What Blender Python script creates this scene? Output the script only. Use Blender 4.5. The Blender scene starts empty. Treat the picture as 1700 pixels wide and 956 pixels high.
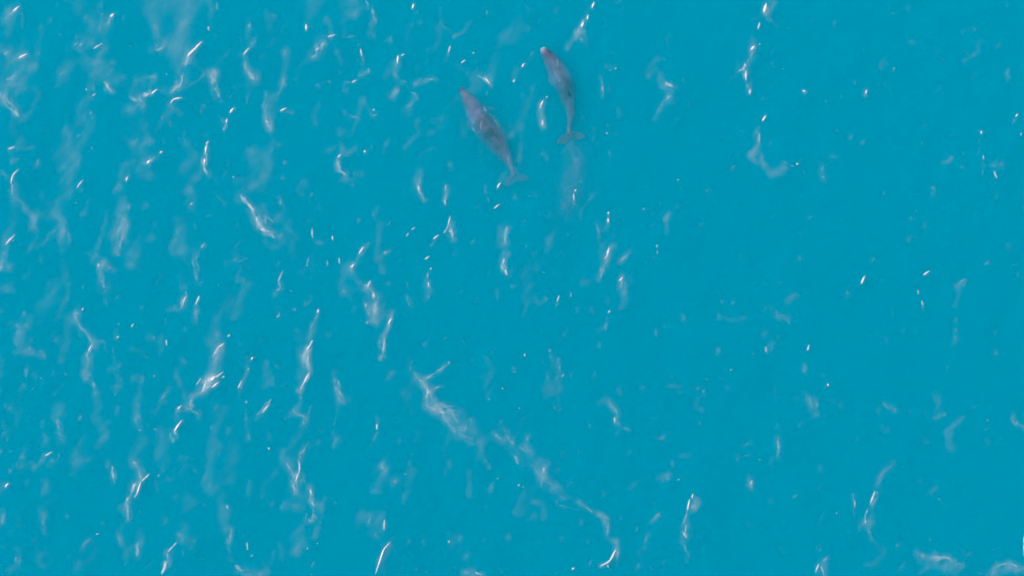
import bpy, bmesh, math
import numpy as np
from mathutils import Matrix

# ------------------------------------------------------------------ camera, sky, sun, exposure
SC = bpy.context.scene
COL = SC.collection
W, H = 1700.0, 956.0
S = 2.3                        # metres per layout unit (see the last lines)
TILT = math.radians(12.0)
DIST = 41.0
FPX = 68.0 * DIST
ct, st = math.cos(TILT), math.sin(TILT)
CAM = np.array([0.0, -DIST * st, DIST * ct])
cam_d = bpy.data.cameras.new('camera')
cam_d.sensor_width = 36.0
cam_d.lens = 36.0 * FPX / W
cam_d.clip_start = 0.5
cam_d.clip_end = 3000.0
cam = bpy.data.objects.new('camera', cam_d)
COL.objects.link(cam)
cam.location = CAM * S
cam.rotation_euler = (TILT, 0, 0)
SC.camera = cam

SUN_EL, SUN_AZ = math.radians(50.0), math.radians(-72.0)     # azimuth clockwise from +Y: the sun stands to the left
world = bpy.data.worlds.new('World')
SC.world = world
world.use_nodes = True
wn = world.node_tree
sky = wn.nodes.new('ShaderNodeTexSky')
sky.sky_type = 'NISHITA'
sky.sun_disc = False
sky.sun_elevation = SUN_EL
sky.sun_rotation = SUN_AZ
bg = next(n for n in wn.nodes if n.type == 'BACKGROUND')
bg.inputs['Strength'].default_value = 0.08
wn.links.new(sky.outputs['Color'], bg.inputs['Color'])
sun_d = bpy.data.lights.new('sun', 'SUN')
sun_d.energy = 4.0
sun_d.angle = math.radians(0.5)
sun_d.color = (1.0, 0.96, 0.9)
sun = bpy.data.objects.new('sun', sun_d)
COL.objects.link(sun)
sun.rotation_euler = (math.pi / 2 - SUN_EL, 0, -SUN_AZ + math.pi)
sun.location = (-30, 10, 40)
SC.view_settings.view_transform = 'Standard'
SC.view_settings.look = 'None'
SC.view_settings.exposure = 0.0
SC.view_settings.gamma = 1.0
SC.render.engine = 'CYCLES'
cy = SC.cycles
cy.volume_bounces = 4
cy.max_bounces = 10
cy.use_adaptive_sampling = True
cy.adaptive_threshold = 0.04
cy.adaptive_min_samples = 16
cy.transparent_max_bounces = 48
cy.use_denoising = True


def ground(px, py, z=0.0):
    """Point of the level z that the camera sees at photograph pixel px, py (arrays allowed)."""
    px = np.asarray(px, float); py = np.asarray(py, float)
    dx = (px - W / 2) / FPX
    dy = -(py - H / 2) / FPX
    vx, vy, vz = dx, dy * ct + st, dy * st - ct
    t = (z - CAM[2]) / vz
    return CAM[0] + vx * t, CAM[1] + vy * t


# ------------------------------------------------------------------ materials
def new_mat(name):
    m = bpy.data.materials.new(name)
    m.use_nodes = True
    nt = m.node_tree
    for n in list(nt.nodes):
        nt.nodes.remove(n)
    out = nt.nodes.new('ShaderNodeOutputMaterial')
    return m, nt, out


def water_material():
    m, nt, out = new_mat('turquoise_water')
    # extinction per metre and the share of it that is scattered, for red, green and blue
    ext = np.array([2.6, 2.6, 2.6]) / S
    alb = np.array([0.0, 0.795, 0.955])
    sc, ab = ext * alb, ext * (1 - alb)
    s = nt.nodes.new('ShaderNodeVolumeScatter')
    a = nt.nodes.new('ShaderNodeVolumeAbsorption')
    add = nt.nodes.new('ShaderNodeAddShader')
    ms = sc.max()
    s.inputs['Color'].default_value = (*(sc / ms), 1)
    s.inputs['Density'].default_value = ms
    s.inputs['Anisotropy'].default_value = 0.0
    ma = ab.max()
    a.inputs['Color'].default_value = (*(1 - ab / ma), 1)      # absorption = (1 - colour) * density
    a.inputs['Density'].default_value = ma
    nt.links.new(s.outputs[0], add.inputs[0])
    nt.links.new(a.outputs[0], add.inputs[1])
    nt.links.new(add.outputs[0], out.inputs['Volume'])
    return m


def foam_glint_material(name, col, rough=0.35):
    m, nt, out = new_mat(name)
    p = nt.nodes.new('ShaderNodeBsdfPrincipled')
    at = nt.nodes.new('ShaderNodeAttribute')
    at.attribute_name = 'foam_glint_density'
    n = nt.nodes.new('ShaderNodeTexNoise')
    n.inputs['Scale'].default_value = 22.0 / S
    n.inputs['Detail'].default_value = 4.0
    tc = nt.nodes.new('ShaderNodeTexCoord')
    nt.links.new(tc.outputs['Object'], n.inputs['Vector'])
    mr = nt.nodes.new('ShaderNodeMapRange')
    mr.inputs['From Min'].default_value = 0.3
    mr.inputs['From Max'].default_value = 0.7
    mr.inputs['To Min'].default_value = 0.8
    mr.inputs['To Max'].default_value = 1.12
    nt.links.new(n.outputs['Fac'], mr.inputs['Value'])
    mu = nt.nodes.new('ShaderNodeMath'); mu.operation = 'MULTIPLY'; mu.use_clamp = True
    nt.links.new(at.outputs['Fac'], mu.inputs[0])
    nt.links.new(mr.outputs[0], mu.inputs[1])
    p.inputs['Base Color'].default_value = (*col, 1)
    p.inputs['Roughness'].default_value = rough
    nt.links.new(mu.outputs[0], p.inputs['Alpha'])
    nt.links.new(p.outputs[0], out.inputs['Surface'])
    return m


def whale_material():
    m, nt, out = new_mat('whale_skin')
    p = nt.nodes.new('ShaderNodeBsdfPrincipled')
    tc = nt.nodes.new('ShaderNodeTexCoord')
    at = nt.nodes.new('ShaderNodeAttribute'); at.attribute_name = 'cape'
    n1 = nt.nodes.new('ShaderNodeTexNoise')
    n1.inputs['Scale'].default_value = 3.6 / S; n1.inputs['Detail'].default_value = 5.0
    nt.links.new(tc.outputs['Object'], n1.inputs['Vector'])
    ad = nt.nodes.new('ShaderNodeMath'); ad.operation = 'ADD'
    sc = nt.nodes.new('ShaderNodeMath'); sc.operation = 'MULTIPLY_ADD'
    nt.links.new(n1.outputs['Fac'], sc.inputs[0]); sc.inputs[1].default_value = 1.35; sc.inputs[2].default_value = -0.675
    nt.links.new(at.outputs['Fac'], ad.inputs[0]); nt.links.new(sc.outputs[0], ad.inputs[1])
    r = nt.nodes.new('ShaderNodeValToRGB')
    e = r.color_ramp.elements
    e[0].position = 0.0; e[0].color = (0.36, 0.31, 0.50, 1)
    e[1].position = 1.0; e[1].color = (0.045, 0.03, 0.05, 1)
    k = r.color_ramp.elements.new(0.5); k.color = (0.185, 0.12, 0.21, 1)
    nt.links.new(ad.outputs[0], r.inputs[0])
    # pale rake scars
    w = nt.nodes.new('ShaderNodeTexNoise')
    mp = nt.nodes.new('ShaderNodeMapping')
    mp.inputs['Scale'].default_value = (9, 2.2, 9); mp.inputs['Rotation'].default_value = (0, 0, 0.35)
    nt.links.new(tc.outputs['Object'], mp.inputs['Vector']); nt.links.new(mp.outputs[0], w.inputs['Vector'])
    w.inputs['Scale'].default_value = 1.6 / S; w.inputs['Detail'].default_value = 3.0
    wr = nt.nodes.new('ShaderNodeMapRange')
    wr.inputs['From Min'].default_value = 0.66; wr.inputs['From Max'].default_value = 0.74
    wr.inputs['To Max'].default_value = 0.55
    nt.links.new(w.outputs['Fac'], wr.inputs['Value'])
    # pale beak tip
    bt = nt.nodes.new('ShaderNodeAttribute'); bt.attribute_name = 'beak'
    mx0 = nt.nodes.new('ShaderNodeMath'); mx0.operation = 'MAXIMUM'
    nt.links.new(wr.outputs[0], mx0.inputs[0]); nt.links.new(bt.outputs['Fac'], mx0.inputs[1])
    mix = nt.nodes.new('ShaderNodeMixRGB')
    mix.inputs[2].default_value = (0.50, 0.55, 0.62, 1)
    nt.links.new(mx0.outputs[0], mix.inputs[0]); nt.links.new(r.outputs[0], mix.inputs[1])
    nt.links.new(mix.outputs[0], p.inputs['Base Color'])
    p.inputs['Roughness'].default_value = 0.55
    p.inputs['Specular IOR Level'].default_value = 0.1
    nt.links.new(p.outputs[0], out.inputs['Surface'])
    return m


def sand_material():
    m, nt, out = new_mat('sea_sand')
    p = nt.nodes.new('ShaderNodeBsdfPrincipled')
    n = nt.nodes.new('ShaderNodeTexNoise'); n.inputs['Scale'].default_value = 0.4
    r = nt.nodes.new('ShaderNodeValToRGB')
    r.color_ramp.elements[0].color = (0.35, 0.30, 0.22, 1)
    r.color_ramp.elements[1].color = (0.50, 0.45, 0.34, 1)
    nt.links.new(n.outputs['Fac'], r.inputs[0]); nt.links.new(r.outputs[0], p.inputs['Base Color'])
    p.inputs['Roughness'].default_value = 0.9
    nt.links.new(p.outputs[0], out.inputs['Surface'])
    return m


def tag(o, label=None, cat=None, group=None, kind=None):
    if label: o['label'] = label
    if cat: o['category'] = cat
    if group: o['group'] = group
    if kind: o['kind'] = kind
    return o


def mesh_obj(name, verts, faces, mat, smooth=True):
    me = bpy.data.meshes.new(name)
    verts = np.asarray(verts, np.float32); faces = np.asarray(faces, np.int32)
    k = faces.shape[1]
    me.vertices.add(len(verts)); me.vertices.foreach_set('co', verts.ravel())
    me.loops.add(faces.size); me.loops.foreach_set('vertex_index', faces.ravel())
    me.polygons.add(len(faces))
    me.polygons.foreach_set('loop_start', np.arange(len(faces), dtype=np.int32) * k)
    me.polygons.foreach_set('use_smooth', np.full(len(faces), smooth))
    me.update(calc_edges=True)
    me.materials.append(mat)
    o = bpy.data.objects.new(name, me)
    COL.objects.link(o)
    return o


# ------------------------------------------------------------------ numpy noise
LATTICE = {}


def lattice_noise(u, v, seed):
    """smooth value noise in 0..1 at coordinates u, v"""
    t = LATTICE.get(seed)
    if t is None: t = LATTICE[seed] = np.random.RandomState(seed).rand(64, 64).astype(np.float32)
    iu = np.floor(u).astype(np.int32); iv = np.floor(v).astype(np.int32)
    fu = u - iu; fv = v - iv
    fu = fu * fu * (3 - 2 * fu); fv = fv * fv * (3 - 2 * fv)
    iu &= 63; iv &= 63; i2 = (iu + 1) & 63; j2 = (iv + 1) & 63
    a = t[iu, iv]; b = t[i2, iv]; c = t[iu, j2]; d = t[i2, j2]
    return (a * (1 - fu) + b * fu) * (1 - fv) + (c * (1 - fu) + d * fu) * fv


def fbm(u, v, seed, octv=3):
    s = 0; a = 1.0; t = 0
    for k in range(octv):
        s = s + a * lattice_noise(u * 2 ** k + 7.3 * k, v * 2 ** k + 3.1 * k, seed + k)
        t += a; a *= 0.55
    return s / t


# ------------------------------------------------------------------ the sea
XR, YR = 24.0, 17.0            # the stretch of sea with waves


def wave(x, y):
    """height of the water surface in metres: low wind chop running across the picture"""
    u = x * 0.97 - y * 0.24
    v = x * 0.24 + y * 0.97
    w1 = fbm(u * 0.9 + 30, v * 0.5 + 30, 21, 3) * 4.0
    h = 0.050 * (fbm(u * 2.6 + w1 + 50, v * 1.0 + 50, 17, 3) - 0.5)
    h += 0.060 * (fbm(u * 1.1 + 40, v * 0.5 + 40, 11, 4) - 0.5)
    edge = np.clip((1 - np.maximum(np.abs(x) / XR, np.abs(y) / YR)) * 6, 0, 1)
    return h * edge * edge * (3 - 2 * edge)


WATER = water_material()
nx, ny = 561, 397
gx, gy = np.meshgrid(np.linspace(-XR, XR, nx), np.linspace(-YR, YR, ny))
gz = wave(gx, gy)
V = [np.stack([gx.ravel(), gy.ravel(), gz.ravel()], 1)]
idx = np.arange(nx * ny).reshape(ny, nx)
F = [np.stack([idx[:-1, :-1], idx[:-1, 1:], idx[1:, 1:], idx[1:, :-1]], -1).reshape(-1, 4)]
# flat sea out to the horizon, then the sides and bottom of the body of water
rim = np.concatenate([idx[0, :-1], idx[:-1, -1], idx[-1, :0:-1], idx[:0:-1, 0]])
rc = V[0][rim]
FAR, DEEP = 900.0, -22.0
n0 = nx * ny; nr = len(rim)
far = rc.copy(); far[:, 0] *= FAR / XR; far[:, 1] *= FAR / YR; far[:, 2] = 0
bot = far.copy(); bot[:, 2] = DEEP
V += [far, bot, np.array([[0, 0, DEEP]])]
i = np.arange(nr); j = (i + 1) % nr
F.append(np.stack([rim[j], rim[i], n0 + i, n0 + j], 1))
F.append(np.stack([n0 + j, n0 + i, n0 + nr + i, n0 + nr + j], 1))
V = np.concatenate(V); Fq = np.concatenate(F)
me = bpy.data.meshes.new('water')
tri = np.stack([n0 + nr + j, n0 + nr + i, np.full(nr, n0 + 2 * nr)], 1)
me.from_pydata(V.tolist(), [], Fq.tolist() + tri.tolist())
bm = bmesh.new(); bm.from_mesh(me); bmesh.ops.recalc_face_normals(bm, faces=bm.faces); bm.to_mesh(me); bm.free()
me.polygons.foreach_set('use_smooth', np.ones(len(me.polygons), bool))
me.materials.append(WATER)
water = bpy.data.objects.new('water', me)
COL.objects.link(water)
tag(water, 'turquoise sea water filling the whole picture', kind='structure')

seabed = mesh_obj('seabed', [(-FAR, -FAR, DEEP - 0.5), (FAR, -FAR, DEEP - 0.5), (FAR, FAR, DEEP - 0.5), (-FAR, FAR, DEEP - 0.5)],
                  [(0, 1, 2, 3)], sand_material())
tag(seabed, 'sandy sea floor far below the water', kind='structure')


# ------------------------------------------------------------------ the whales
SKIN = whale_material()


def smooth_curve(pts, n):
    """Catmull-Rom through the rows of pts, n samples evenly spaced along it"""
    p = np.asarray(pts, float)
    p = np.vstack([2 * p[0] - p[1], p, 2 * p[-1] - p[-2]])
    out = []
    for k in range(1, len(p) - 2):
        t = np.linspace(0, 1, 24, endpoint=False)[:, None]
        a, b, c, d = p[k - 1], p[k], p[k + 1], p[k + 2]
        out.append(0.5 * (2 * b + (c - a) * t + (2 * a - 5 * b + 4 * c - d) * t ** 2 + (3 * b - a - 3 * c + d) * t ** 3))
    out = np.vstack(out + [p[-2][None]])
    L = np.concatenate([[0], np.cumsum(np.linalg.norm(np.diff(out, axis=0), axis=1))])
    s = np.linspace(0, L[-1], n)
    return np.stack([np.interp(s, L, out[:, k]) for k in range(out.shape[1])], 1), s


def add_loft(bm_, rings):
    rows = [[bm_.verts.new(tuple(q)) for q in r] for r in rings]
    m = len(rows[0])
    for a, b in zip(rows[:-1], rows[1:]):
        for k in range(m):
            bm_.faces.new((a[k], a[(k + 1) % m], b[(k + 1) % m], b[k]))
    bm_.faces.new(rows[0][::-1]); bm_.faces.new(rows[-1])


def blade(bm_, root, out_dir, back_dir, up, stations):
    """a fin: stations of (distance out, setback of the leading edge, chord, half thickness)"""
    rings = []
    for (o_, lead, chord, th) in stations:
        c = root + out_dir * o_
        ring = []
        for (f, s_) in ((0, 0), (0.12, 0.75), (0.35, 1), (0.7, 0.6), (1, 0), (0.7, -0.6), (0.35, -1), (0.12, -0.75)):
            ring.append(c + back_dir * (lead + f * chord) + up * (s_ * th))
        rings.append(ring)
    add_loft(bm_, rings)


def make_whale(pix, widths, depths, flip_l, flip_r, span, roll, beak_tip, dark, label):
    """pix: midline from beak to tail stock in photograph pixels; widths in pixels; depths: height of the spine in metres"""
    w_m = np.array(widths) / 68.0
    pts = []
    for (a, b), z in zip(pix, depths):
        x, y = ground(a, b, z)
        pts.append((x, y, z))
    base = np.array(pts)
    ctrl = np.column_stack([base, w_m])
    N = 60
    cur, _ = smooth_curve(ctrl, N)
    P, Wd = cur[:, :3], np.clip(cur[:, 3], 0.02, None)
    T = np.gradient(P, axis=0); T /= np.linalg.norm(T, axis=1)[:, None]
    Lt = np.sum(np.linalg.norm(np.diff(P, axis=0), axis=1))
    up0 = np.array([math.sin(roll), 0, math.cos(roll)])
    bmx = bmesh.new()
    rings = []
    frames = []
    for k in range(N):
        t = T[k]
        sd = np.cross(t, up0); sd /= np.linalg.norm(sd)      # animal's right when t points backwards is -sd
        up = np.cross(sd, t)
        s = k / (N - 1)
        hw = Wd[k] * 0.5
        hh = hw * (1.02 if s < 0.8 else 1.02 + 0.4 * (s - 0.8) / 0.2)   # the tail stock is taller than wide
        frames.append((t, sd, up, hw, hh))
        ring = []
        for q in range(20):
            a = 2 * math.pi * q / 20
            cx, cz = math.cos(a), math.sin(a)
            ring.append(P[k] + sd * hw * cx + up * hh * (cz if cz > 0 else cz * 0.95))
        rings.append(ring)
    add_loft(bmx, rings)
    # a rounded beak end
    # dorsal fin, raked back
    kd = int(0.52 * N)
    t, sd, up, hw, hh = frames[kd]
    blade(bmx, P[kd] + up * (hh * 0.72), (up * 0.86 + t * 0.35), t, sd,
          [(0, -0.02, 0.30, 0.024), (0.06, 0.04, 0.22, 0.018), (0.11, 0.09, 0.14, 0.013), (0.145, 0.14, 0.06, 0.009)])
    # flippers
    kf = int(0.27 * N)
    t, sd, up, hw, hh = frames[kf]
    for sgn, fl in ((1, flip_l), (-1, flip_r)):
        o_dir = sd * sgn * fl[0] + t * fl[1] - up * fl[2]
        o_dir /= np.linalg.norm(o_dir)
        bk = t - o_dir * np.dot(t, o_dir); bk /= np.linalg.norm(bk)
        nrm = np.cross(o_dir, bk)
        blade(bmx, P[kf] + sd * sgn * hw * 0.62 - up * hh * 0.05, o_dir, bk, nrm,
              [(0, -0.05, 0.26, 0.028), (0.12, -0.02, 0.21, 0.022), (0.25, 0.03, 0.14, 0.016), (0.34, 0.09, 0.07, 0.011), (0.39, 0.14, 0.025, 0.008)])
    # flukes: two swept blades and a notch between them
    t, sd, up, hw, hh = frames[-1]
    half = span / 68.0 / 2
    for sgn in (1, -1):
        blade(bmx, P[-1] - t * 0.08, sd * sgn, t, up,
              [(-0.02, -0.02, 0.25, 0.030), (half * 0.25, 0.0, 0.28, 0.024), (half * 0.5, 0.035, 0.265, 0.018),
               (half * 0.75, 0.085, 0.205, 0.013), (half * 0.93, 0.145, 0.115, 0.010), (half, 0.19, 0.045, 0.008)])
    bmesh.ops.recalc_face_normals(bmx, faces=bmx.faces)
    org = base[len(base) // 2].copy()
    for v in bmx.verts:
        v.co.x -= org[0]; v.co.y -= org[1]; v.co.z -= org[2]
    me_ = bpy.data.meshes.new('tmp')
    bmx.to_mesh(me_); bmx.free()
    tmp = bpy.data.objects.new('tmp', me_)
    COL.objects.link(tmp)
    rm = tmp.modifiers.new('r', 'REMESH'); rm.mode = 'VOXEL'; rm.voxel_size = 0.0125
    sm = tmp.modifiers.new('s', 'SMOOTH'); sm.factor = 0.5; sm.iterations = 6
    dg = bpy.context.evaluated_depsgraph_get()
    me2 = bpy.data.meshes.new_from_object(tmp.evaluated_get(dg))
    bpy.data.objects.remove(tmp)
    n = len(me2.vertices)
    co = np.empty(n * 3, np.float32); me2.vertices.foreach_get('co', co); co = co.reshape(-1, 3)
    # colour pattern: a dark cape along the back, paler flanks, pale beak tip
    d2 = ((co[:, None, :] - (P - org)[None]) ** 2).sum(2)
    near = d2.argmin(1)
    fr_up = np.array([f[2] for f in frames])[near]; hhs = np.array([f[4] for f in frames])[near]
    fr_sd = np.array([f[1] for f in frames])[near]; hws = np.array([f[3] for f in frames])[near]
    rel = co - (P - org)[near]
    hgt = (rel * fr_up).sum(1) / hhs
    side = (rel * fr_sd).sum(1) / hws
    s_ = near / (N - 1)
    cape = 0.50 + 0.10 * np.clip(hgt, -1, 1) + 0.48 * np.exp(-((s_ - dark[0]) / dark[1]) ** 2) * np.clip(1.15 - np.abs(side - dark[2]), 0, 1) \
        - 0.16 * np.exp(-((s_ - dark[3]) / 0.12) ** 2) + 0.13 * np.clip((s_ - 0.93) / 0.07, 0, 1) + 0.28 * np.exp(-((s_ - 0.085) / 0.03) ** 2) * np.clip(np.abs(side) + 0.2, 0, 1)
    a1 = me2.attributes.new('cape', 'FLOAT', 'POINT'); a1.data.foreach_set('value', cape.astype(np.float32))
    bk_ = np.clip((0.042 - s_) / 0.035, 0, 1) * beak_tip
    a2 = me2.attributes.new('beak', 'FLOAT', 'POINT'); a2.data.foreach_set('value', bk_.astype(np.float32))
    me2.polygons.foreach_set('use_smooth', np.ones(len(me2.polygons), bool))
    me2.materials.clear(); me2.materials.append(SKIN)
    me2.name = 'whale'
    o = bpy.data.objects.new('whale', me2)
    o.location = org
    COL.objects.link(o)
    tag(o, label, 'whale', 'whales swimming just under the surface')
    return o


make_whale([(766, 145), (772, 157), (784, 174), (793, 192), (806, 211), (820, 229), (832, 246), (842, 262), (849, 278), (854, 293)],
             [7, 15, 31, 39, 44, 43, 35, 22, 11, 8],
             [-0.22, -0.24, -0.34, -0.41, -0.45, -0.45, -0.40, -0.35, -0.32, -0.32],
             (0.8, 0.75, 0.15), (0.95, 0.1, 0.05), 46, 0.0, 0.0, (0.55, 0.13, 0.35, 0.27),
             'larger purplish grey whale on the left with pale scratches and faint deeper tail')
make_whale([(900, 79), (906, 88), (917, 103), (930, 126), (939, 144), (944, 165), (948, 183), (947, 203), (945, 217), (946, 223)],
             [9, 18, 30, 38, 36, 28, 18, 11, 8, 7],
             [-0.10, -0.16, -0.30, -0.39, -0.40, -0.36, -0.32, -0.29, -0.27, -0.265],
             (0.8, 0.75, 0.15), (0.5, 0.9, 0.2), 50, 0.0, 0.6, (0.60, 0.13, 0.35, 0.36),
             'smaller grey whale on the right with a whitish beak tip and slim tail')

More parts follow.
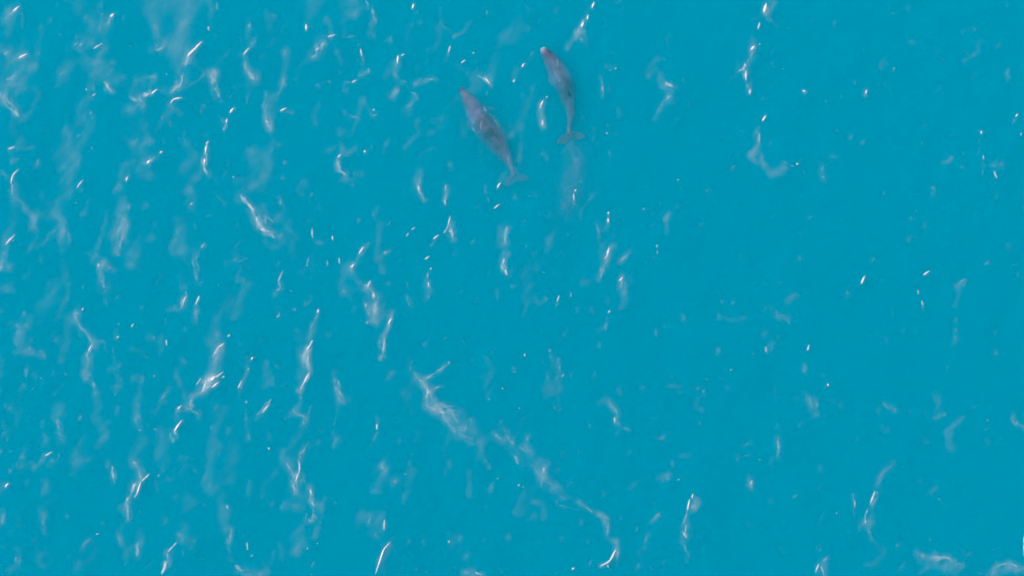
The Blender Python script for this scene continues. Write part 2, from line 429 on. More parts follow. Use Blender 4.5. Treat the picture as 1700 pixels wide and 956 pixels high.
# ------------------------------------------------------------------ foam on the surface, with painted sun glints and sky sheen
# Every line is one wisp: V sky sheen painted as a thin veil, S a streaky wisp, G a sun glint painted as a white fleck; then its strength, half width and the points it follows, as read from
# the photograph in tiles of a quarter of its width and height (T column row, four times enlarged). #name opens a streak that is a thing of its own.
FOAM_GLINTS = """
T00
G.9 10 90,75 130,45
S.25 18 60,120 100,75
V.12 40 45,80 50,170 40,240
V.12 12 145,90 150,180
G.6 12 130,385 180,360
V.12 75 110,420 130,500 100,590 70,560
V.08 40 30,340 120,340
S.25 14 50,530 90,500
V.1 20 200,450 240,450
S.45 22 10,620 60,690 125,765
S.25 12 80,690 110,750
V.09 50 90,850 140,920
G1 11 738,110 758,95
S.25 12 715,160 735,120
V.12 75 580,80 640,150 620,230
V.08 25 440,10 470,10
S.3 22 490,330 545,295
G.55 8 620,325 680,290
S.25 9 650,350 700,325
V.15 55 560,440 650,460 720,470 810,520
S.25 12 630,415 650,400
S.25 12 735,420 750,415
S.3 14 690,540 740,605
S.4 8 715,565 745,615
S.2 14 620,560 620,620
G.4 7 570,590 578,596
G.4 7 615,635 635,622
S.15 14 400,500 470,450
V.1 50 550,660 520,740 570,860 560,930
V.08 25 310,860 320,880
V.08 25 440,850 460,920
V.09 70 830,720 900,790 870,850
S.35 18 860,650 910,665 950,695
S.6 9 945,635 990,620
G.75 9 1010,622 1045,595
S.15 18 920,535 1030,500
S.25 12 1020,520 1040,480
G.3 9 1105,495 1110,493
V.13 80 1010,20 1120,50 1220,80
V.12 30 980,90 1030,160 1040,240
V.14 75 1130,260 1180,320 1210,360
S.3 22 1030,330 1080,310
#bright_slant
G1 12 1245,380 1300,325 1340,280
S.6 10 1240,430 1262,375
S.35 22 1215,490 1190,560 1140,610
S.5 10 1150,605 1190,570
#
G.85 8 1135,685 1160,660 1210,650
V.1 25 1120,700 1200,750
S.12 14 1290,420 1350,500 1260,570
S.4 24 1420,490 1430,560 1455,640
S.4 10 1410,510 1425,480
S.15 14 1470,400 1520,340
G.5 7 1385,180 1388,200
S.25 7 1440,10 1440,60
V.09 30 1390,20 1400,60
S.4 8 1660,160 1655,185
V.1 25 1640,190 1650,290
S.5 7 1685,250 1675,300
G.65 9 1620,360 1655,320
S.3 14 1615,370 1640,450 1665,500 1690,525
S.4 16 1650,480 1690,530
S.12 14 1560,580 1650,570 1640,690
G1 10 1530,745 1550,720
G.7 9 1503,815 1510,790
S.3 12 1490,860 1502,820
S.12 20 1120,770 1130,830
S.12 14 1225,860 1225,930
S.12 14 1360,900 1385,900
V.1 20 960,840 980,920 1000,950
S.25 14 890,940 930,925
G.5 9 1370,955 1385,940
T10
S.2 10 15,480 5,540
V.14 26 210,330 190,470 180,550
S.35 9 185,510 180,550
S.2 10 180,560 140,640
S.35 14 70,620 60,740 90,860
V.13 34 100,650 110,750 95,840
S.35 12 95,850 110,830
G.8 8 165,735 200,720
S.25 7 205,740 245,748
V.08 25 125,930 150,950
G1 9 333,165 336,200
G.5 10 480,245 525,230
S.25 26 370,370 410,330 440,270
S.5 8 400,335 450,290
S.25 9 380,380 420,370
S.2 7 660,300 700,290
S.2 8 610,245 650,240
G.55 8 695,325 702,370
S.15 10 705,375 715,400
V.15 40 650,10 680,60 640,100
S.35 14 730,5 770,60 795,130
S.12 12 780,150 780,270
S.25 12 900,235 895,285
S.25 8 870,270 890,265
G.85 9 945,370 940,420
G.6 7 965,370 985,360
S.35 14 940,420 920,480
S.2 12 920,490 950,530 1000,545
S.18 18 1010,580 1055,630 1030,700 980,730
S.3 16 950,590 910,640 880,640
S.4 8 905,620 915,600
S.4 10 1060,555 1120,535 1190,520
S.35 10 745,455 740,480 700,500
V.15 16 690,490 760,470
G.5 8 640,545 665,530
S.2 9 590,590 600,545 640,545
S.25 10 580,735 620,770 690,780
G.6 7 783,725 783,735
S.18 10 750,730 770,770 805,760
S.15 16 550,850 560,920
G1 9 1040,55 1047,28
S.1 14 1130,310 1150,350
S.1 10 1130,380 1130,430
G.5 9 1290,305 1280,345
S.2 14 1275,350 1260,390
V.17 18 1320,240 1380,200 1425,150
S.12 10 1230,150 1300,220
G.55 8 1365,415 1390,400
V.1 24 1350,440 1390,470
G.45 7 1440,355 1450,348
S.35 14 1460,500 1530,525 1560,570
G.5 8 1525,525 1550,555
S.15 7 1465,460 1475,490
S.1 10 1140,860 1140,940
S.35 5 1497,795 1490,860
S.35 6 1555,760 1605,820
S.3 6 1420,820 1460,880
S.25 8 1510,700 1530,745
V.12 22 1430,700 1470,780
T20
#dash_trail
G.95 9 533,50 546,15
G.7 7 500,130 505,100
G.8 10 465,175 475,150
S.3 9 500,90 470,150 440,210
V.17 20 440,210 400,260 370,310
S.35 10 435,210 450,195
S.25 10 480,210 495,250
S.25 10 440,240 490,290
#
G.75 9 68,445 80,425
S.2 8 115,400 135,355
V.12 20 30,460 10,510
G.6 8 10,545 18,528
S.1 10 95,40 110,90
#small_arc
G.8 9 195,700 207,670
G.5 7 228,648 235,640
S.5 11 195,690 190,750 205,830
G.4 8 203,800 206,830
S.2 10 205,840 210,860
#
S.2 9 585,510 600,570 605,650
G.3 6 600,575 603,605
G.5 7 688,450 690,460
G.3 6 650,465 655,466
S.15 7 640,560 645,600
S.2 9 710,720 712,800
G.5 7 628,885 635,882
S.15 15 700,10 720,5
V.15 28 950,400 900,490 980,480 1010,560
S.45 14 1010,535 1040,565 1070,580
S.3 12 1040,640 1000,695 950,780
G.3 7 1030,655 1045,640
V.12 25 1020,580 1060,680
S.1 12 1040,210 1030,290
#fork_chain
G1 12 1675,80 1688,25
S.35 15 1690,90 1680,60
S.15 6 1600,130 1640,105
G.6 9 1635,190 1645,150
V.2 22 1600,260 1600,330
G.85 10 1590,330 1610,305
G.5 7 1645,295 1645,288
S.35 16 1600,350 1550,430 1555,520 1570,590
G.5 6 1500,475 1535,455 1550,425
G.6 8 1555,470 1555,530
G.55 9 1583,595 1580,620
V.09 20 1490,400 1500,440 1460,540
V.2 22 1710,70 1740,20
S.2 8 1710,130 1760,165
#
#jay
G.9 9 1665,800 1685,770
S.25 14 1640,850 1625,920 1640,955
G.5 7 1642,880 1642,950
#
S.08 15 1520,850 1520,890
S.3 8 375,840 380,880
S.25 10 250,520 275,550
T30
S.15 9 905,40 940,55
S.15 10 830,85 840,90
G.3 6 100,455 104,455
G.9 8 232,604 250,610
G.8 8 650,620 655,600
S.3 12 640,645 655,610
S.15 9 1410,265 1440,265
S.15 12 1400,290 1380,350 1340,390
S.2 5 1305,395 1305,440
S.15 7 1290,215 1300,200
S.15 7 1370,190 1375,195
S.12 12 1110,310 1115,370
S.12 12 1040,830 1045,850
S.12 9 770,550 790,570
G.7 8 1645,775 1655,760
S.25 9 1625,820 1640,790
G.75 7 1415,875 1415,890
G.45 7 1680,885 1680,900
S.15 5 1402,930 1402,945
T01
G.45 11 60,35 100,20
V.12 18 120,40 210,30
S.2 12 90,120 125,100
G.7 8 75,265 90,210 125,170
S.3 20 75,330 85,270
S.2 14 0,180 40,210
S.2 14 110,360 160,400
V.12 60 450,60 450,180 430,300 400,360
G.9 7 512,290 550,243
G.3 6 505,390 508,392
V.2 28 180,430 220,480 210,550
V.2 34 380,460 410,520 410,610
V.13 34 240,480 360,480
S.15 16 460,590 465,650
S.15 16 250,690 320,620 370,570
V.08 30 280,350 300,390
G.7 9 45,665 100,605
S.25 14 40,700 35,750 10,780
V.15 25 10,740 15,820
S.07 20 440,840 450,890
V.1 30 20,930 60,940
V.13 38 880,20 940,80 920,180 1010,230
S.15 14 860,100 820,210
G.95 11 980,130 1000,110
S.45 12 985,130 1030,85
G.75 9 1065,58 1078,52
G.7 8 840,245 850,220
S.3 9 775,300 790,280
V.16 38 800,350 790,480 780,600 770,700
S.3 12 845,430 860,415
S.2 14 840,450 830,560 800,660 780,720
S.2 10 800,480 815,500 780,600
G.4 5 790,735 790,738
S.15 16 570,720 620,770
S.4 20 655,790 670,860 690,950
V.1 25 690,800 760,850
G.3 6 658,795 662,815
V.12 42 1260,20 1290,120 1230,190 1300,210
G.85 9 1375,0 1365,60
G.8 9 1360,100 1360,130
S.35 15 1370,40 1355,150 1375,200
S.15 8 1400,200 1435,250
S.15 10 1440,340 1490,400
V.15 32 1250,300 1290,360 1270,420
G.35 8 1265,405 1280,390
V.14 40 1180,500 1190,620 1200,740
V.08 30 1130,660 1240,700
V.1 35 1200,880 1220,940
S.12 16 1300,520 1300,570
S.25 15 1350,670 1310,720 1295,770 1310,900
G.3 6 1340,680 1355,668
G.4 7 1548,215 1552,222
S.2 14 1550,250 1600,240
#diagonal_smear
S.45 16 1590,335 1640,390 1680,450 1700,510
S.5 18 1700,490 1740,560 1820,620
S.3 16 1740,450 1820,520
V.12 25 1760,640 1790,690
S.3 10 1690,470 1730,540 1800,590
#
V.13 35 1660,50 1680,150 1660,280
S.15 25 1530,770 1640,760
S.15 12 1600,640 1540,720
S.15 25 1600,820 1570,920
T11
V.13 50 20,60 40,180 20,280
V.1 30 60,80 90,120 80,200
S.2 9 165,225 185,232
S.2 10 150,350 165,400
S.2 20 100,50 120,20
S.12 14 200,560 270,600
S.25 13 480,45 510,25
S.25 14 570,20 580,60
S.25 10 620,60 660,30
G.6 9 545,90 565,70
S.55 13 540,120 560,170 590,200
V.12 25 560,240 630,235
G.8 9 722,45 724,55
S.12 14 1120,50 1190,15
S.45 8 1095,185 1083,270 1090,320 1115,370
S.12 12 1060,230 1070,290
S.5 9 1265,270 1260,350 1258,400
G.4 7 1255,370 1258,405
#upside_vee
G.65 8 1290,480 1275,545 1250,590
S.5 14 1290,530 1300,590 1310,625
#
G.55 10 1180,630 1210,605
S.2 10 1160,680 1190,640
G.6 8 1125,765 1150,745
G.5 7 1158,835 1165,822
S.25 15 1140,850 1135,930 1150,950
G.5 7 1145,920 1150,950
G.5 8 372,560 375,620
S.15 13 390,650 460,660
G.55 7 507,610 509,635
G.4 7 552,755 554,795
G.3 6 474,775 474,810
G.3 6 350,750 338,805
G.35 6 335,805 338,808
G.5 9 180,840 150,910
S.25 12 150,900 165,950
G.6 10 715,685 685,730
S.25 12 760,650 690,730 670,770
G.75 10 635,820 650,800
V.17 40 620,820 570,900 600,950
S.3 16 640,840 680,910 740,945
G.45 9 745,945 760,910
S.25 10 840,740 910,690
G.3 7 850,725 865,715
V.08 25 820,770 820,850
G.45 6 1035,570 1055,555
G.45 7 1000,610 1015,592
S.12 12 870,540 895,510
S.12 10 620,660 625,690
S.25 10 1430,660 1450,635
S.12 12 1320,700 1325,740
G.9 8 1603,290 1623,258
G.7 6 1585,425 1615,400
S.15 14 1520,270 1540,350 1545,390
S.5 11 1670,545 1655,610 1660,660
V.14 25 1620,560 1620,680 1670,720
S.55 11 1655,750 1640,800 1665,870
G.4 6 1650,760 1645,790
G.4 7 1660,840 1668,870
S.1 14 1550,840 1550,880
T21
G.7 8 418,315 424,303
G.5 6 410,330 412,375
S.2 12 400,380 415,400
S.2 11 540,320 500,400 460,440 455,490
S.15 14 640,40 655,110
G.55 6 1100,238 1108,238
G.35 6 870,430 878,436
S.12 7 980,375 985,390
S.12 10 925,465 945,465
G.65 8 640,450 642,465
G.65 8 638,495 640,520
S.25 10 640,470 635,570
S.25 12 560,530 580,590
S.25 9 580,620 585,670
V.1 18 590,680 570,740
G.65 9 645,690 630,750
S.4 18 650,680 620,770 590,880
S.12 9 670,610 690,605
S.35 13 725,775 780,720
G.6 8 715,910 735,885
S.45 22 735,900 735,950
S.3 10 1010,495 1045,465
V.15 18 1020,500 1025,590
G.4 7 965,670 960,690
G.25 6 964,710 966,735
S.12 10 920,750 980,755
S.12 9 890,780 890,800
#jay
S.15 8 1580,55 1600,50
V.2 22 1640,10 1600,80 1670,150
S.3 10 1660,80 1680,140
V.2 32 1710,180 1770,190 1810,160
#
G.2 5 210,850 211,858
S.12 7 170,825 130,890
S.1 10 1520,730 1525,770
T31
G.7 7 190,130 200,134
G.3 7 160,144 166,147
S.25 14 375,140 355,190 375,230
S.15 11 410,80 455,85
S.25 9 1165,120 1200,115 1215,90
G.4 7 1428,80 1430,105
S.15 10 1420,130 1435,150
S.25 16 1540,120 1545,150
S.25 10 1490,145 1505,150
G.5 7 1500,185 1518,230
S.2 11 1075,290 1100,290 1095,340
S.1 8 1165,400 1162,430
S.1 10 1690,400 1695,430
G.95 9 622,925 640,880
G.65 9 1035,868 1070,845
S.3 18 1260,935 1310,905
S.2 11 1440,800 1465,780
S.12 15 60,915 95,910
S.12 9 1220,690 1240,690
S.12 7 990,900 990,940
T02
V.12 25 20,20 80,20
S.2 10 150,185 165,155
S.25 18 70,230 115,260 110,330
S.22 14 200,345 200,415
V.17 24 120,440 200,430 280,450
S.25 13 275,410 290,450
S.17 12 175,510 170,590
#winding
G.65 7 547,148 553,135
S.3 16 500,180 530,250 580,310 610,350
S.3 14 490,170 520,165
G.75 7 590,420 607,385
S.3 18 620,370 580,460 565,560
S.25 14 560,570 600,630 630,690
G.25 7 620,630 628,655
V.13 38 640,710 650,790 630,860 690,920
#
V.1 40 390,780 380,850
S.2 22 385,880 395,940
V.08 30 360,690 370,700
S.15 14 650,360 690,360 695,400
G.5 8 778,330 790,325
S.17 12 775,290 770,330
S.15 9 755,400 760,500
S.15 15 770,540 815,500
S.15 18 780,560 800,640 760,710
V.1 24 880,410 960,420
V.1 24 900,600 920,600
V.1 20 780,800 780,830
S.12 20 700,20 710,120
G.55 6 875,258 888,240
G.4 8 1105,345 1107,380
G.65 8 1235,55 1210,120
S.3 20 1235,30 1200,140
G.7 8 1325,55 1303,110
S.25 12 1300,120 1300,230
V.12 22 1120,150 1180,140
S.1 9 1100,200 1100,250
V.1 40 1520,60 1480,120 1430,220 1370,340
#dash_cluster
G.6 7 1515,322 1528,312
G.65 6 1490,370 1445,400
S.4 11 1450,400 1415,460
V.22 36 1440,430 1410,540 1360,680
G.95 11 1405,615 1430,590
G.9 9 1410,662 1455,625
G.5 7 1480,595 1490,588
G.5 6 1430,600 1480,560
S.4 14 1400,600 1350,680
#
G.4 6 1305,645 1335,600
S.25 9 1280,720 1370,670 1440,640
S.35 18 1275,740 1270,800 1310,840
V.13 26 1210,470 1170,560 1190,640
S.25 8 1125,665 1075,740
S.15 7 1060,770 1040,840
G.9 8 1185,802 1203,785
S.3 12 1190,810 1165,860
G.95 10 1160,950 1205,885
V.1 25 1220,700 1250,800
V.1 35 1420,830 1480,800 1440,920
G.85 8 1670,475 1682,460
G.3 7 1645,545 1655,535
G.6 7 1585,665 1605,620
S.15 9 1660,490 1590,690
G.4 6 1635,750 1638,765
S.15 16 1635,800 1640,950
S.12 12 900,880 910,910
S.12 14 980,910 990,910
G.25 6 925,945 935,945
G.25 6 1025,935 1035,940
T12
S.25 16 120,40 160,5
G.3 5 232,18 236,22
G.3 5 258,140 260,150
S.3 12 150,140 155,190
G.3 6 140,195 155,180
S.3 11 350,65 325,120
#ess_crest
G.75 9 415,145 413,165
S.3 14 410,180 380,250 360,330
G.85 9 375,352 345,410
S.6 9 345,400 325,460 340,510 350,570 320,640 293,680
G.6 7 350,570 300,665
S.45 10 350,410 345,520
V.13 34 290,280 280,400 300,480 300,590
S.25 10 295,690 290,770 250,810 270,840
S.3 16 270,830 320,860 320,910
S.15 8 370,780 345,840
#
S.3 16 515,570 530,650 560,750
S.3 10 545,620 575,760
S.15 9 550,790 520,910
V.1 36 70,520 70,640
S.2 8 110,600 115,640
G.75 9 80,785 45,830
S.3 14 100,740 10,850
S.2 18 580,20 590,50
S.35 18 735,0 790,60 790,130 780,220
S.3 9 720,90 735,130
S.25 9 745,150 755,200
G.6 6 736,228 740,232
S.2 14 1010,65 1020,120
S.2 11 1600,20 1605,70
S.2 18 1145,0 1150,30
G.75 9 898,205 882,240
S.4 10 905,165 885,260
S.45 9 890,260 855,310 850,400 830,470
S.2 14 820,340 825,400
S.15 18 930,540 860,610
S.15 12 975,680 970,705
#forked_streak
S.5 10 1285,495 1215,550 1125,605
G.35 7 1275,500 1285,492
G.35 7 1130,600 1180,572
S.3 16 1040,480 1030,540 1080,590 1100,630
S.5 20 1090,610 1140,680 1165,740
S.45 9 1165,675 1230,650
S.5 18 1140,690 1135,770 1180,810 1260,830
S.4 24 1180,770 1280,800 1350,840
S.4 16 1230,800 1270,890 1320,955
S.35 12 1300,830 1340,900 1360,950
S.3 24 1430,870 1410,920 1380,950
V.17 50 1180,780 1300,860 1420,930
S.3 25 1350,966 1430,1016 1490,1026
S.3 13 1490,1036 1490,1106
S.4 10 1530,1151 1560,1206
S.12 14 1470,1136 1560,1136
V.09 26 1460,948 1700,1078 1900,1248 2140,1428
#
S.2 9 790,850 810,880
G.6 8 806,905 802,940
S.1 8 950,840 920,870
G.4 6 1635,665 1638,672
G.25 7 1548,735 1550,745
S.2 9 1635,880 1610,920
S.2 16 1640,930 1660,950
T22
S.25 12 160,65 180,100 230,70
G.5 7 315,50 300,90
S.2 10 310,100 290,120
S.12 9 90,140 70,190
S.12 11 345,290 348,320
V.17 24 740,0 745,70 730,120
G.55 7 650,150 640,165
S.25 7 632,210 615,285
G.55 6 84,440 86,452
G.35 5 15,557 18,560
G.4 6 45,798 50,800
S.2 9 255,405 265,480
S.3 9 310,480 315,540
S.25 7 230,575 235,620
G.3 6 330,590 345,572
V.12 30 290,520 310,600 320,680 210,650
S.2 10 305,720 320,820
S.15 12 380,590 400,575
S.15 8 280,780 285,800
V.13 25 590,750 640,740 680,800
G.4 8 680,860 685,895
S.25 14 650,770 700,840 690,890
S.2 10 700,890 740,930 790,945
V.15 22 1040,650 1110,650
S.12 9 1110,700 1130,695
V.13 20 1235,740 1230,790
S.08 12 935,565 937,595
S.17 14 1410,210 1500,215 1560,195
S.12 14 1450,90 1470,95
G.5 6 1450,543 1456,546
S.2 20 1670,290 1690,300
G.3 10 1685,390 1690,430
T32
S.22 16 130,85 180,50
S.25 17 55,145 65,190 120,200 140,240
S.12 15 60,340 80,310
S.2 14 20,370 15,410
G.6 6 262,415 272,380
S.22 14 240,510 240,565
G.65 8 395,640 400,650
S.35 14 260,705 290,780 318,840
S.2 10 310,740 330,790
V.08 20 170,730 300,745 440,740
S.12 10 50,670 55,730
S.12 8 125,890 130,910
G.4 7 995,15 1000,40
G.45 7 1022,85 1030,115
S.15 7 1030,120 1030,150
V.12 20 1260,30 1240,120
S.2 14 1250,210 1245,350
S.12 12 775,330 790,330 790,390
S.25 17 1120,710 1130,810
S.22 11 750,750 800,790 840,800
S.12 9 760,840 755,940
V.2 20 1290,870 1230,910 1180,950
S.12 14 1350,790 1400,780
S.3 12 1620,860 1640,890 1700,920
V.1 20 1620,820 1630,850
T03
V.14 18 190,80 130,170
G.6 8 305,158 345,135
S.22 15 300,160 230,240
S.2 20 390,10 420,60
V.08 40 540,40 500,150
V.1 30 660,90 690,40
V.11 32 490,200 580,180
V.1 30 540,200 480,270
S.35 13 745,215 760,340
#tailed_crest
V.13 38 940,40 900,130 890,200
S.3 16 890,200 930,270
G.9 7 990,282 945,325
G.85 9 935,335 915,400 895,432
S.4 16 920,260 925,310 870,400 840,480
S.5 12 850,490 850,590
#
V.11 20 790,500 820,530
V.11 40 930,650 950,720 920,800 860,830
V.1 30 790,700 830,800
S.25 16 915,740 910,820
S.2 12 785,670 800,750
G.9 10 38,365 58,342
V.15 24 20,340 10,400
V.1 32 290,330 300,400
S.1 20 600,330 610,340
S.25 10 25,550 10,620
S.25 12 288,560 290,620 305,690
S.12 8 288,540 288,545
G.4 7 640,680 655,675
S.2 16 600,710 540,770
V.09 34 120,780 110,890 60,920
#edge_crest
G.65 7 1172,738 1120,795
S.55 16 1115,810 1110,870 1080,940
#
S.3 20 1160,5 1145,70
G.3 8 1160,0 1170,15
S.15 14 1230,170 1255,180
G.3 6 1050,295 1058,282
S.12 9 1030,330 1050,410
V.13 48 1420,60 1400,200 1380,330 1470,420
V.12 50 1560,70 1520,250 1480,330
G.4 7 1508,490 1512,508
V.14 40 1500,530 1490,640
S.5 8 1540,650 1525,720
S.15 12 1525,730 1520,820
V.13 20 1655,330 1650,440
S.2 13 1650,10 1655,50
G.4 7 1640,735 1645,785
G.3 6 1665,830 1680,815
S.3 20 1570,890 1610,930 1690,940
S.12 14 1330,840 1360,835
V.07 30 900,930 1000,890
T13
G.7 7 86,105 88,115
S.25 14 75,10 85,30
S.2 14 530,20 530,60 510,120
S.2 10 805,10 770,90
#thick_upper
S.35 12 345,75 300,150 280,200
G.75 8 285,195 290,250 265,330
S.55 15 275,290 255,390
S.25 16 200,200 240,280 250,340
#
V.13 20 180,120 170,170
V.12 28 130,260 70,340 50,410
S.2 16 230,400 280,420
S.15 12 310,290 330,350
#thick_lower
S.6 14 365,385 365,450 385,490
S.35 13 385,490 380,590 340,580 340,540
#
V.14 22 460,430 440,520 410,640 395,690
V.12 38 200,500 280,510
V.13 44 280,680 290,760 260,810
G.4 6 340,778 346,770
G.3 6 405,742 412,740
S.2 8 400,650 390,700
S.15 10 45,870 50,890
V.13 20 20,940 90,940
S.3 14 835,230 845,250
V.12 40 780,260 850,250 800,380
S.3 18 930,315 935,335
G.25 6 990,275 993,285
V.1 20 770,400 830,400
V.12 45 720,560 800,600 780,680
V.1 30 820,620 860,560
S.25 8 760,570 745,610
G.5 8 855,580 850,650
S.12 10 780,660 800,700
#edge_line
G.95 8 888,738 850,785 820,870 795,940
V.12 34 890,760 840,900
#
S.25 12 1580,10 1640,60
S.25 13 1660,20 1700,70
G.4 6 1603,308 1606,312
S.25 11 1560,340 1555,390
G.5 6 1282,722 1284,735
S.2 8 1360,700 1362,710
S.15 12 1110,710 1105,770
S.3 16 1380,930 1440,940 1500,950
G.35 7 1460,935 1480,945
G.2 8 363,945 368,950
T23
#feather_tuft
S.3 10 0,60 10,80
S.3 11 100,30 90,90
S.3 18 50,95 110,130
S.35 10 20,160 50,225
V.15 38 100,110 180,200 230,300 280,380
S.4 16 215,240 205,290
G.35 6 213,235 210,270
S.3 12 200,300 195,380
S.3 12 150,240 190,310
S.25 10 230,190 260,220
S.25 9 250,330 265,370
S.12 28 270,350 330,390
#
V.12 24 150,470 210,490 215,580
S.25 8 320,435 370,450
S.2 9 310,490 350,495 450,520
#hook
S.3 9 450,470 500,510 580,550
V.22 26 600,560 640,640 650,700 690,720
S.25 9 640,600 630,690
S.2 8 580,550 650,580
S.4 10 700,740 690,790
G.95 9 688,785 650,855 595,888
S.4 7 600,885 570,895
S.25 8 705,800 700,850
G.4 6 636,885 640,900
V.1 22 690,820 690,880
#
G.55 7 45,350 48,358
G.2 8 75,360 75,370
G.6 10 400,912 412,905
S.15 14 290,940 300,935
S.15 9 310,690 330,697
S.15 14 500,730 510,730
S.12 14 780,380 830,330
S.12 11 940,465 950,475
V.17 18 970,550 930,590
S.25 8 980,540 950,570
S.2 12 900,680 875,760
S.15 7 850,790 840,830
S.3 12 1000,300 1040,285
G.4 9 1105,315 1108,318
#puffy_strand
G.6 7 1200,415 1195,440
G.65 8 1178,450 1165,520
V.3 24 1230,450 1200,510
S.3 10 1190,500 1240,490
S.35 9 1160,530 1140,620
G.45 9 1130,660 1165,710
S.35 18 1150,620 1160,700
S.25 9 1130,730 1175,830
#
S.4 16 1585,310 1590,370
G.35 9 1588,335 1592,350
S.1 8 1220,690 1260,690
V.1 20 1130,160 1200,150
S.12 9 1490,155 1495,170
S.12 12 1540,160 1590,150
G.35 6 1643,183 1646,187
S.1 10 940,40 1000,40
T33
S.35 12 65,40 70,120 55,165
S.12 10 25,170 15,220
V.15 34 1210,30 1215,100
#bowed_line
S.25 15 840,200 760,275 735,350
G.6 7 710,395 680,475
S.3 14 725,400 690,490
G.45 6 660,520 645,560 650,610
S.3 16 635,600 660,590
V.12 30 690,560 690,610
S.3 9 665,650 690,705
V.1 30 720,760 780,800 720,870
#
S.12 14 640,880 700,880
G.35 8 572,460 578,495
S.2 9 565,420 575,550
V.1 22 530,660 540,700
V.1 15 340,730 345,790
V.1 22 80,770 90,790
G.6 9 315,935 335,880
S.4 20 350,890 360,950
S.25 12 390,830 350,880
S.4 16 1000,810 1080,835 1200,840
V.12 30 1020,880 1120,900 1250,920
S.3 14 1200,840 1290,890
V.12 24 1010,930 1060,900
V.1 25 1180,890 1260,900
S.2 10 860,925 920,860
#corner_arc
V.13 26 1500,950 1600,910 1690,920
S.4 15 1490,930 1530,890 1600,875 1650,890
S.25 14 1660,920 1700,900
#
S.12 12 1380,930 1440,950
S.12 12 1310,825 1370,805
S.12 7 1285,780 1288,790
G.7 5 1699,690 1700,820
G.25 8 455,535 457,545
"""


def read_foam_glints():
    out = []; cur = None; x0 = y0 = 0
    for ln in FOAM_GLINTS.split('\n'):
        ln = ln.strip()
        if not ln: continue
        if ln[0] == 'T': x0, y0 = int(ln[1]) * 425.0, int(ln[2]) * 239.0; continue
        if ln[0] == '#': cur = ln[1:] or None; continue
        a = ln.split()
        pts = np.array([[float(q) for q in p.split(',')] for p in a[2:]]) / 4.0 + (x0, y0)
        out.append((a[0][0], float(a[0][1:]), float(a[1]) / 4.0, pts, cur))
    return out


PAD = 330                                   # foam and painted glints go on past the frame by this many photograph pixels
GW, GH = int(W) + 2 * PAD, int(H) + 2 * PAD


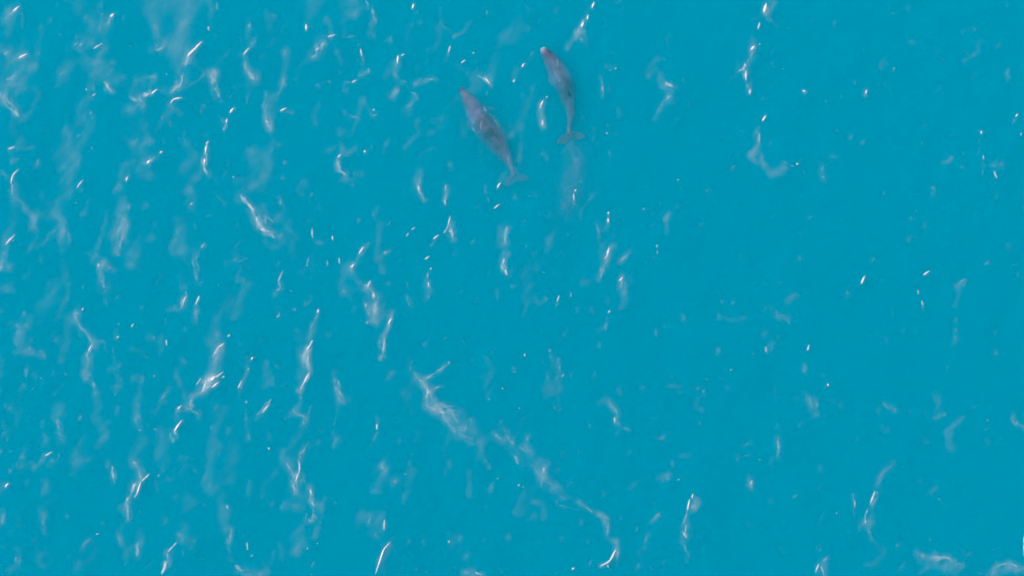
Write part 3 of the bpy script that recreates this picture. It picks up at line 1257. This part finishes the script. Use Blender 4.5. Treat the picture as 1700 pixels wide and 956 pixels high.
def stamp(field, kind, strength, hw, pts, seed):
    """adds one wisp to the density field (1 cell = 1 photograph pixel on the sea)"""
    rng = np.random.RandomState(seed)
    if kind == 'G':
        hw = max(hw * 0.60, 1.05); strength = min(1.45, strength * 1.45)
    elif kind == 'S':
        hw = hw * 1.05
    else:
        hw = hw * 1.3; strength *= 1.05 if pts[:, 0].mean() < 900 else 0.9
    c, s = smooth_curve(pts, max(5, int(2 + np.linalg.norm(np.diff(pts, axis=0), axis=1).sum() / (5 if kind == 'V' else 3))))
    L = max(s[-1], 0.1)
    m = hw * 3.0 + 4
    lo = np.floor(c.min(0) - m).astype(int); hi = np.ceil(c.max(0) + m).astype(int)
    lo = np.maximum(lo, -PAD); hi = np.minimum(hi, [GW - PAD - 1, GH - PAD - 1])
    if (hi <= lo).any(): return
    X, Y = np.meshgrid(np.arange(lo[0], hi[0] + 1), np.arange(lo[1], hi[1] + 1))
    X = X.astype(np.float32); Y = Y.astype(np.float32)
    # uneven outline: the coordinates are pushed about by noise
    k = {'V': 0.6, 'S': 0.34, 'G': 0.2}[kind]
    wob = hw * k
    Xw = X + (fbm(X / (hw * 2.2 + 3), Y / (hw * 2.2 + 3), seed % 977, 3) - 0.5) * 2.4 * wob
    Yw = Y + (fbm(X / (hw * 2.2 + 3) + 19, Y / (hw * 2.2 + 3) + 5, seed % 977 + 3, 3) - 0.5) * 2.4 * wob
    best = np.full(X.shape, 1e9); arc = np.zeros(X.shape); sgn = np.zeros(X.shape)
    for q in range(len(c) - 1):
        a, b = c[q], c[q + 1]
        ab = b - a; l2 = ab @ ab + 1e-9
        t = ((Xw - a[0]) * ab[0] + (Yw - a[1]) * ab[1]) / l2
        tc = np.clip(t, 0, 1)
        dx = Xw - a[0] - tc * ab[0]; dy = Yw - a[1] - tc * ab[1]
        d2 = dx * dx + dy * dy
        k = d2 < best
        best = np.where(k, d2, best); arc = np.where(k, s[q] + tc * math.sqrt(l2), arc)
        sgn = np.where(k, np.sign(ab[0] * dy - ab[1] * dx), sgn)
    d = np.sqrt(best); f = arc / L
    if kind == 'G':  # a sun glint, painted as a dense white fleck
        wloc = hw * (0.30 + 0.95 * np.sin(np.pi * np.clip(0.04 + 0.92 * f ** 0.8, 0, 1)))
        p = np.exp(-(d / wloc) ** 2.6)
        p = np.maximum(p, 0.22 * np.exp(-(d / (hw * 3.0)) ** 2) * fbm(X / 3.0, Y / 7.0, seed % 937, 2))
        if L > 14:
            p = p * np.clip(0.15 + 1.35 * lattice_noise(arc / 7.0 + seed, arc * 0 + 0.5, seed % 991), 0, 1)
    elif kind == 'S':
        wloc = hw * (0.28 + 0.85 * np.sin(np.pi * np.clip(0.04 + 0.92 * f, 0, 1))) * (0.5 + 1.0 * lattice_noise(arc / 10.0 + seed, arc * 0, seed % 983))
        p = np.exp(-(d / wloc) ** 1.7)
        u = arc / 11.0 + rng.rand() * 50; w_ = sgn * d / 2.6 + 30 + 1.1 * np.sin(arc / 9.0 + seed)
        n1 = fbm(u, w_, seed % 953, 2)
        rid = 1 - np.abs(2 * lattice_noise(u * 0.8 + 3, w_ * 0.9 + 9, seed % 929) - 1)
        fil = np.clip(0.04 + 1.9 * np.clip(n1 - 0.32, 0, 1) + 0.85 * rid ** 3, 0, 1.6)
        halo = 0.58 * np.exp(-(d / (hw * 1.7 + 2.0)) ** 2) * np.clip(2.2 * fbm(X / 9.0 + Y / 40.0, Y / 17.0, seed % 919, 3) - 0.55, 0, 1)
        p = np.maximum(p * fil, halo)
    else:  # reflected sky sheen, painted as a pale veil
        p = np.exp(-(d / (hw * 0.85)) ** 2.2)
        br = fbm(X / 17.0 + rng.rand() * 40 + Y * 0.05, Y / 40.0 + rng.rand() * 40, seed % 941, 4)
        fi = fbm(X / 3.2 + Y / 13.0 + rng.rand() * 40, Y / 22.0 + rng.rand() * 40, seed % 947, 2)
        p = p * np.clip(0.55 + 1.5 * (br - 0.35), 0.05, 1.3) * (0.78 + 0.44 * fi)
    v = strength * p
    ys, xs = slice(lo[1] + PAD, hi[1] + PAD + 1), slice(lo[0] + PAD, hi[0] + PAD + 1)
    field[ys, xs] = 1 - (1 - field[ys, xs]) * (1 - np.clip(v, 0, 0.985))


entries = read_foam_glints()
LABELS = {
    'forked_streak': 'largest wispy streak of foam and painted sheen, forked at its top end and slanting down to the right',
    'ess_crest': 'tall thin crest of foam and painted glints winding in an S, brightest in its middle',
    'hook': 'foam and sheen trail ending in a painted white glint hook at the bottom edge',
    'fork_chain': 'broken upright chain of foam and painted glints with a small Y fork, from the top edge',
    'bowed_line': 'long thin line of foam and painted glints bowed like a bracket in the lower right',
    'diagonal_smear': 'broad smear of foam and painted sheen slanting down right, left of the picture centre',
    'bright_slant': 'brightest slanting painted glint with a faint foam tail, top left',
    'tailed_crest': 'jagged white crest of foam and painted glints with a pale tail below, bottom left',
    'edge_line': 'straight thin white painted glint line touching the bottom edge left of centre',
    'dash_cluster': 'cluster of short bright painted glints and foam over a pale sheen veil, lower left',
    'dash_trail': "dashed trail of painted glints and foam slanting down from the top edge beside the right whale's beak",
    'small_arc': 'small bright arc of foam and painted glints between the two whales',
    'upside_vee': "little upside down V of foam and painted glint below the left whale's tail",
    'jay': 'J shaped trail of foam and painted glints right of the whales ending in a soft smudge',
    'puffy_strand': 'thin strand of foam and painted glints with a puff at each end, lower right of centre',
    'corner_arc': 'rounded arc of foam and painted sheen in the bottom right corner',
    'thick_upper': 'upper of two thick short foam crests, with a painted glint, near the bottom left',
    'thick_lower': 'lower of two thick short foam crests near the bottom left',
    'feather_tuft': 'feathery tuft of foam and painted sheen above the white hook, following the largest streak',
    'winding': 'pale winding trail of foam and painted glints near the left edge',
    'edge_crest': 'bent pale crest of foam and painted glint reaching the bottom edge near the left corner',
}
names = list(LABELS)
more = []                                   # (kind, strength, half width, points, name, seed)
for q, (kind, sg, hw, pts, nm) in enumerate(entries):
    more.append((kind, sg, hw, pts, nm, 100 + 13 * q))
# the same sea goes on beyond the frame: more wisps of the same kinds out there
rng = np.random.RandomState(5)
for q in range(520):
    kind, sg, hw, pts, nm = entries[rng.randint(len(entries))]
    cx, cy_ = rng.uniform(-PAD, W + PAD), rng.uniform(-PAD, H + PAD)
    if -12 - hw * 2 < cx < W + 12 + hw * 2 and -12 - hw * 2 < cy_ < H + 12 + hw * 2: continue
    p2 = pts - pts.mean(0) + (cx, cy_)
    if ((p2[:, 0] > -hw) & (p2[:, 0] < W + hw) & (p2[:, 1] > -hw) & (p2[:, 1] < H + hw)).any(): continue
    more.append((kind, sg, hw, p2, None, 9000 + 7 * q))
# tiny painted glints and short faint wisps, denser to the left
for q in range(800):
    x = W * rng.rand() ** 1.4; y = H * rng.rand(); l = rng.uniform(1, 9); a = rng.normal(1.25, 0.35)
    p2 = np.array([[x, y], [x + l * math.cos(a), y - l * math.sin(a)]])
    g = rng.rand() > 0.985
    more.append(('G' if g else 'S', rng.uniform(0.1, 0.4) if g else rng.uniform(0.06, 0.2), rng.uniform(1.2, 4.0) if not g else 1.3, p2, None, 15000 + 7 * q))
# broad, barely visible veils on the left: sky sheen painted as pale colour
for q in range(110):
    x = W * 0.55 * rng.rand() ** 1.2; y = H * rng.rand(); l = rng.uniform(15, 75); a = rng.normal(1.35, 0.25)
    p2 = np.array([[x, y], [x + l * math.cos(a) * 0.5 + rng.normal(0, 4), y - l * math.sin(a) * 0.5], [x + l * math.cos(a), y - l * math.sin(a)]])
    more.append(('V', rng.uniform(0.05, 0.12), rng.uniform(4, 12), p2, None, 21000 + 7 * q))

total = np.zeros((GH, GW), np.float32); best = np.zeros((GH, GW), np.float32); owner = np.zeros((GH, GW), np.int8)
for k, n in enumerate([None] + names):
    fld = np.zeros((GH, GW), np.float32)
    for (kind, sg, hw, pts, nm, seed) in more:
        if nm == n: stamp(fld, kind, sg * (0.68 if n in ('forked_streak', 'feather_tuft') else 1.0), hw, pts, seed)
    win = fld > best
    best[win] = fld[win]; owner[win] = k
    total = 1 - (1 - total) * (1 - fld)
dens = total ** 1.75                        # how much of the water the foam and painted light cover
# streaks of foam and painted glints own the cells they dominate, a cell belongs to one object only
iy, ix = np.mgrid[0:GH, 0:GW]
gx0, gy0 = ground(ix - PAD, iy - PAD)
EPS = 0.0025


def foam_glint_mesh(name, mask, mat, dens, base, swell, waves=True):
    """cells of the mask as one sheet that follows the water and swells with the density"""
    cell = mask[:-1, :-1]
    yy, xx = np.nonzero(cell)
    corner = np.stack([yy * GW + xx, yy * GW + xx + 1, (yy + 1) * GW + xx + 1, (yy + 1) * GW + xx], 1)[:, ::-1]
    uq, inv = np.unique(corner.ravel(), return_inverse=True)
    vy, vx = uq // GW, uq % GW
    x_, y_ = gx0[vy, vx], gy0[vy, vx]
    z_ = base + swell * np.clip(dens[vy, vx], 0, 1) + (wave(x_, y_) if waves else 0)
    vs = np.stack([x_, y_, z_], 1)
    o = mesh_obj(name, vs, inv.reshape(-1, 4), mat)
    at = o.data.attributes.new('foam_glint_density', 'FLOAT', 'POINT')
    at.data.foreach_set('value', np.clip(dens[vy, vx] - EPS, 0, 1).astype(np.float32))
    return o


FOAM_GLINT_MAT = foam_glint_material('sea_foam_glints', (0.92, 0.85, 0.85))  # foam white, also the painted colour of sun glints and sky sheen
mx = np.maximum.reduce([dens[:-1, :-1], dens[1:, :-1], dens[:-1, 1:], dens[1:, 1:]])
alive = np.zeros((GH, GW), bool); alive[:-1, :-1] = mx > EPS
o = foam_glint_mesh('foam_and_glints', alive & (owner == 0), FOAM_GLINT_MAT, dens, 0.006, 0.035)  # loose foam together with painted glints and sheen
tag(o, 'scattered faint foam wisps, painted sheen veils and painted sun glints all over the sea', kind='stuff')
for k, n in enumerate(names):
    o = foam_glint_mesh('foam_glint_streak', alive & (owner == k + 1), FOAM_GLINT_MAT, dens, 0.006, 0.035)  # each streak mixes foam with glints and sheen put into its colour
    tag(o, LABELS[n], 'foam streak', 'streaks of foam and painted glints on the water')

# cloudy water left behind by the tail beat of the right whale, a little under the surface
wake = np.zeros((GH, GW))
for kind, sg, hw, pts in (('V', .46, 9, [(947, 228), (957, 258), (958, 285)]), ('V', .40, 12, [(955, 272), (950, 298), (948, 318)]),
                          ('V', .36, 14, [(952, 312), (946, 335), (940, 352)]), ('S', .44, 6, [(950, 242), (960, 265), (962, 288)]),
                          ('S', .40, 7, [(946, 262), (938, 300), (942, 325)]), ('S', .3, 6, [(962, 240), (968, 268)]), ('S', .38, 10, [(936, 330), (944, 350)]),
                          ('S', .28, 8, [(955, 290), (950, 312)]), ('S', .2, 6, [(975, 240), (985, 236)])):
    stamp(wake, kind, sg, hw, np.array(pts, float), 40000 + int(pts[0][0] * 3 + pts[0][1]))
wake = wake ** 1.6
mw = np.maximum.reduce([wake[:-1, :-1], wake[1:, :-1], wake[:-1, 1:], wake[1:, 1:]])
aw = np.zeros((GH, GW), bool); aw[:-1, :-1] = mw > EPS
o = foam_glint_mesh('wake_plume', aw, foam_glint_material('wake_cloud', (0.30, 0.23, 0.36), 0.8), wake, -0.30, 0.10, False)
tag(o, "cloudy greyish wake trailing straight down from the right whale's flukes", 'wake')

# everything above is laid out with the whales 2.6 units long: bring the whole place to its real size
for o in COL.objects:
    if o.type == 'MESH':
        o.data.transform(Matrix.Scale(S, 4))
        o.location = o.location * S
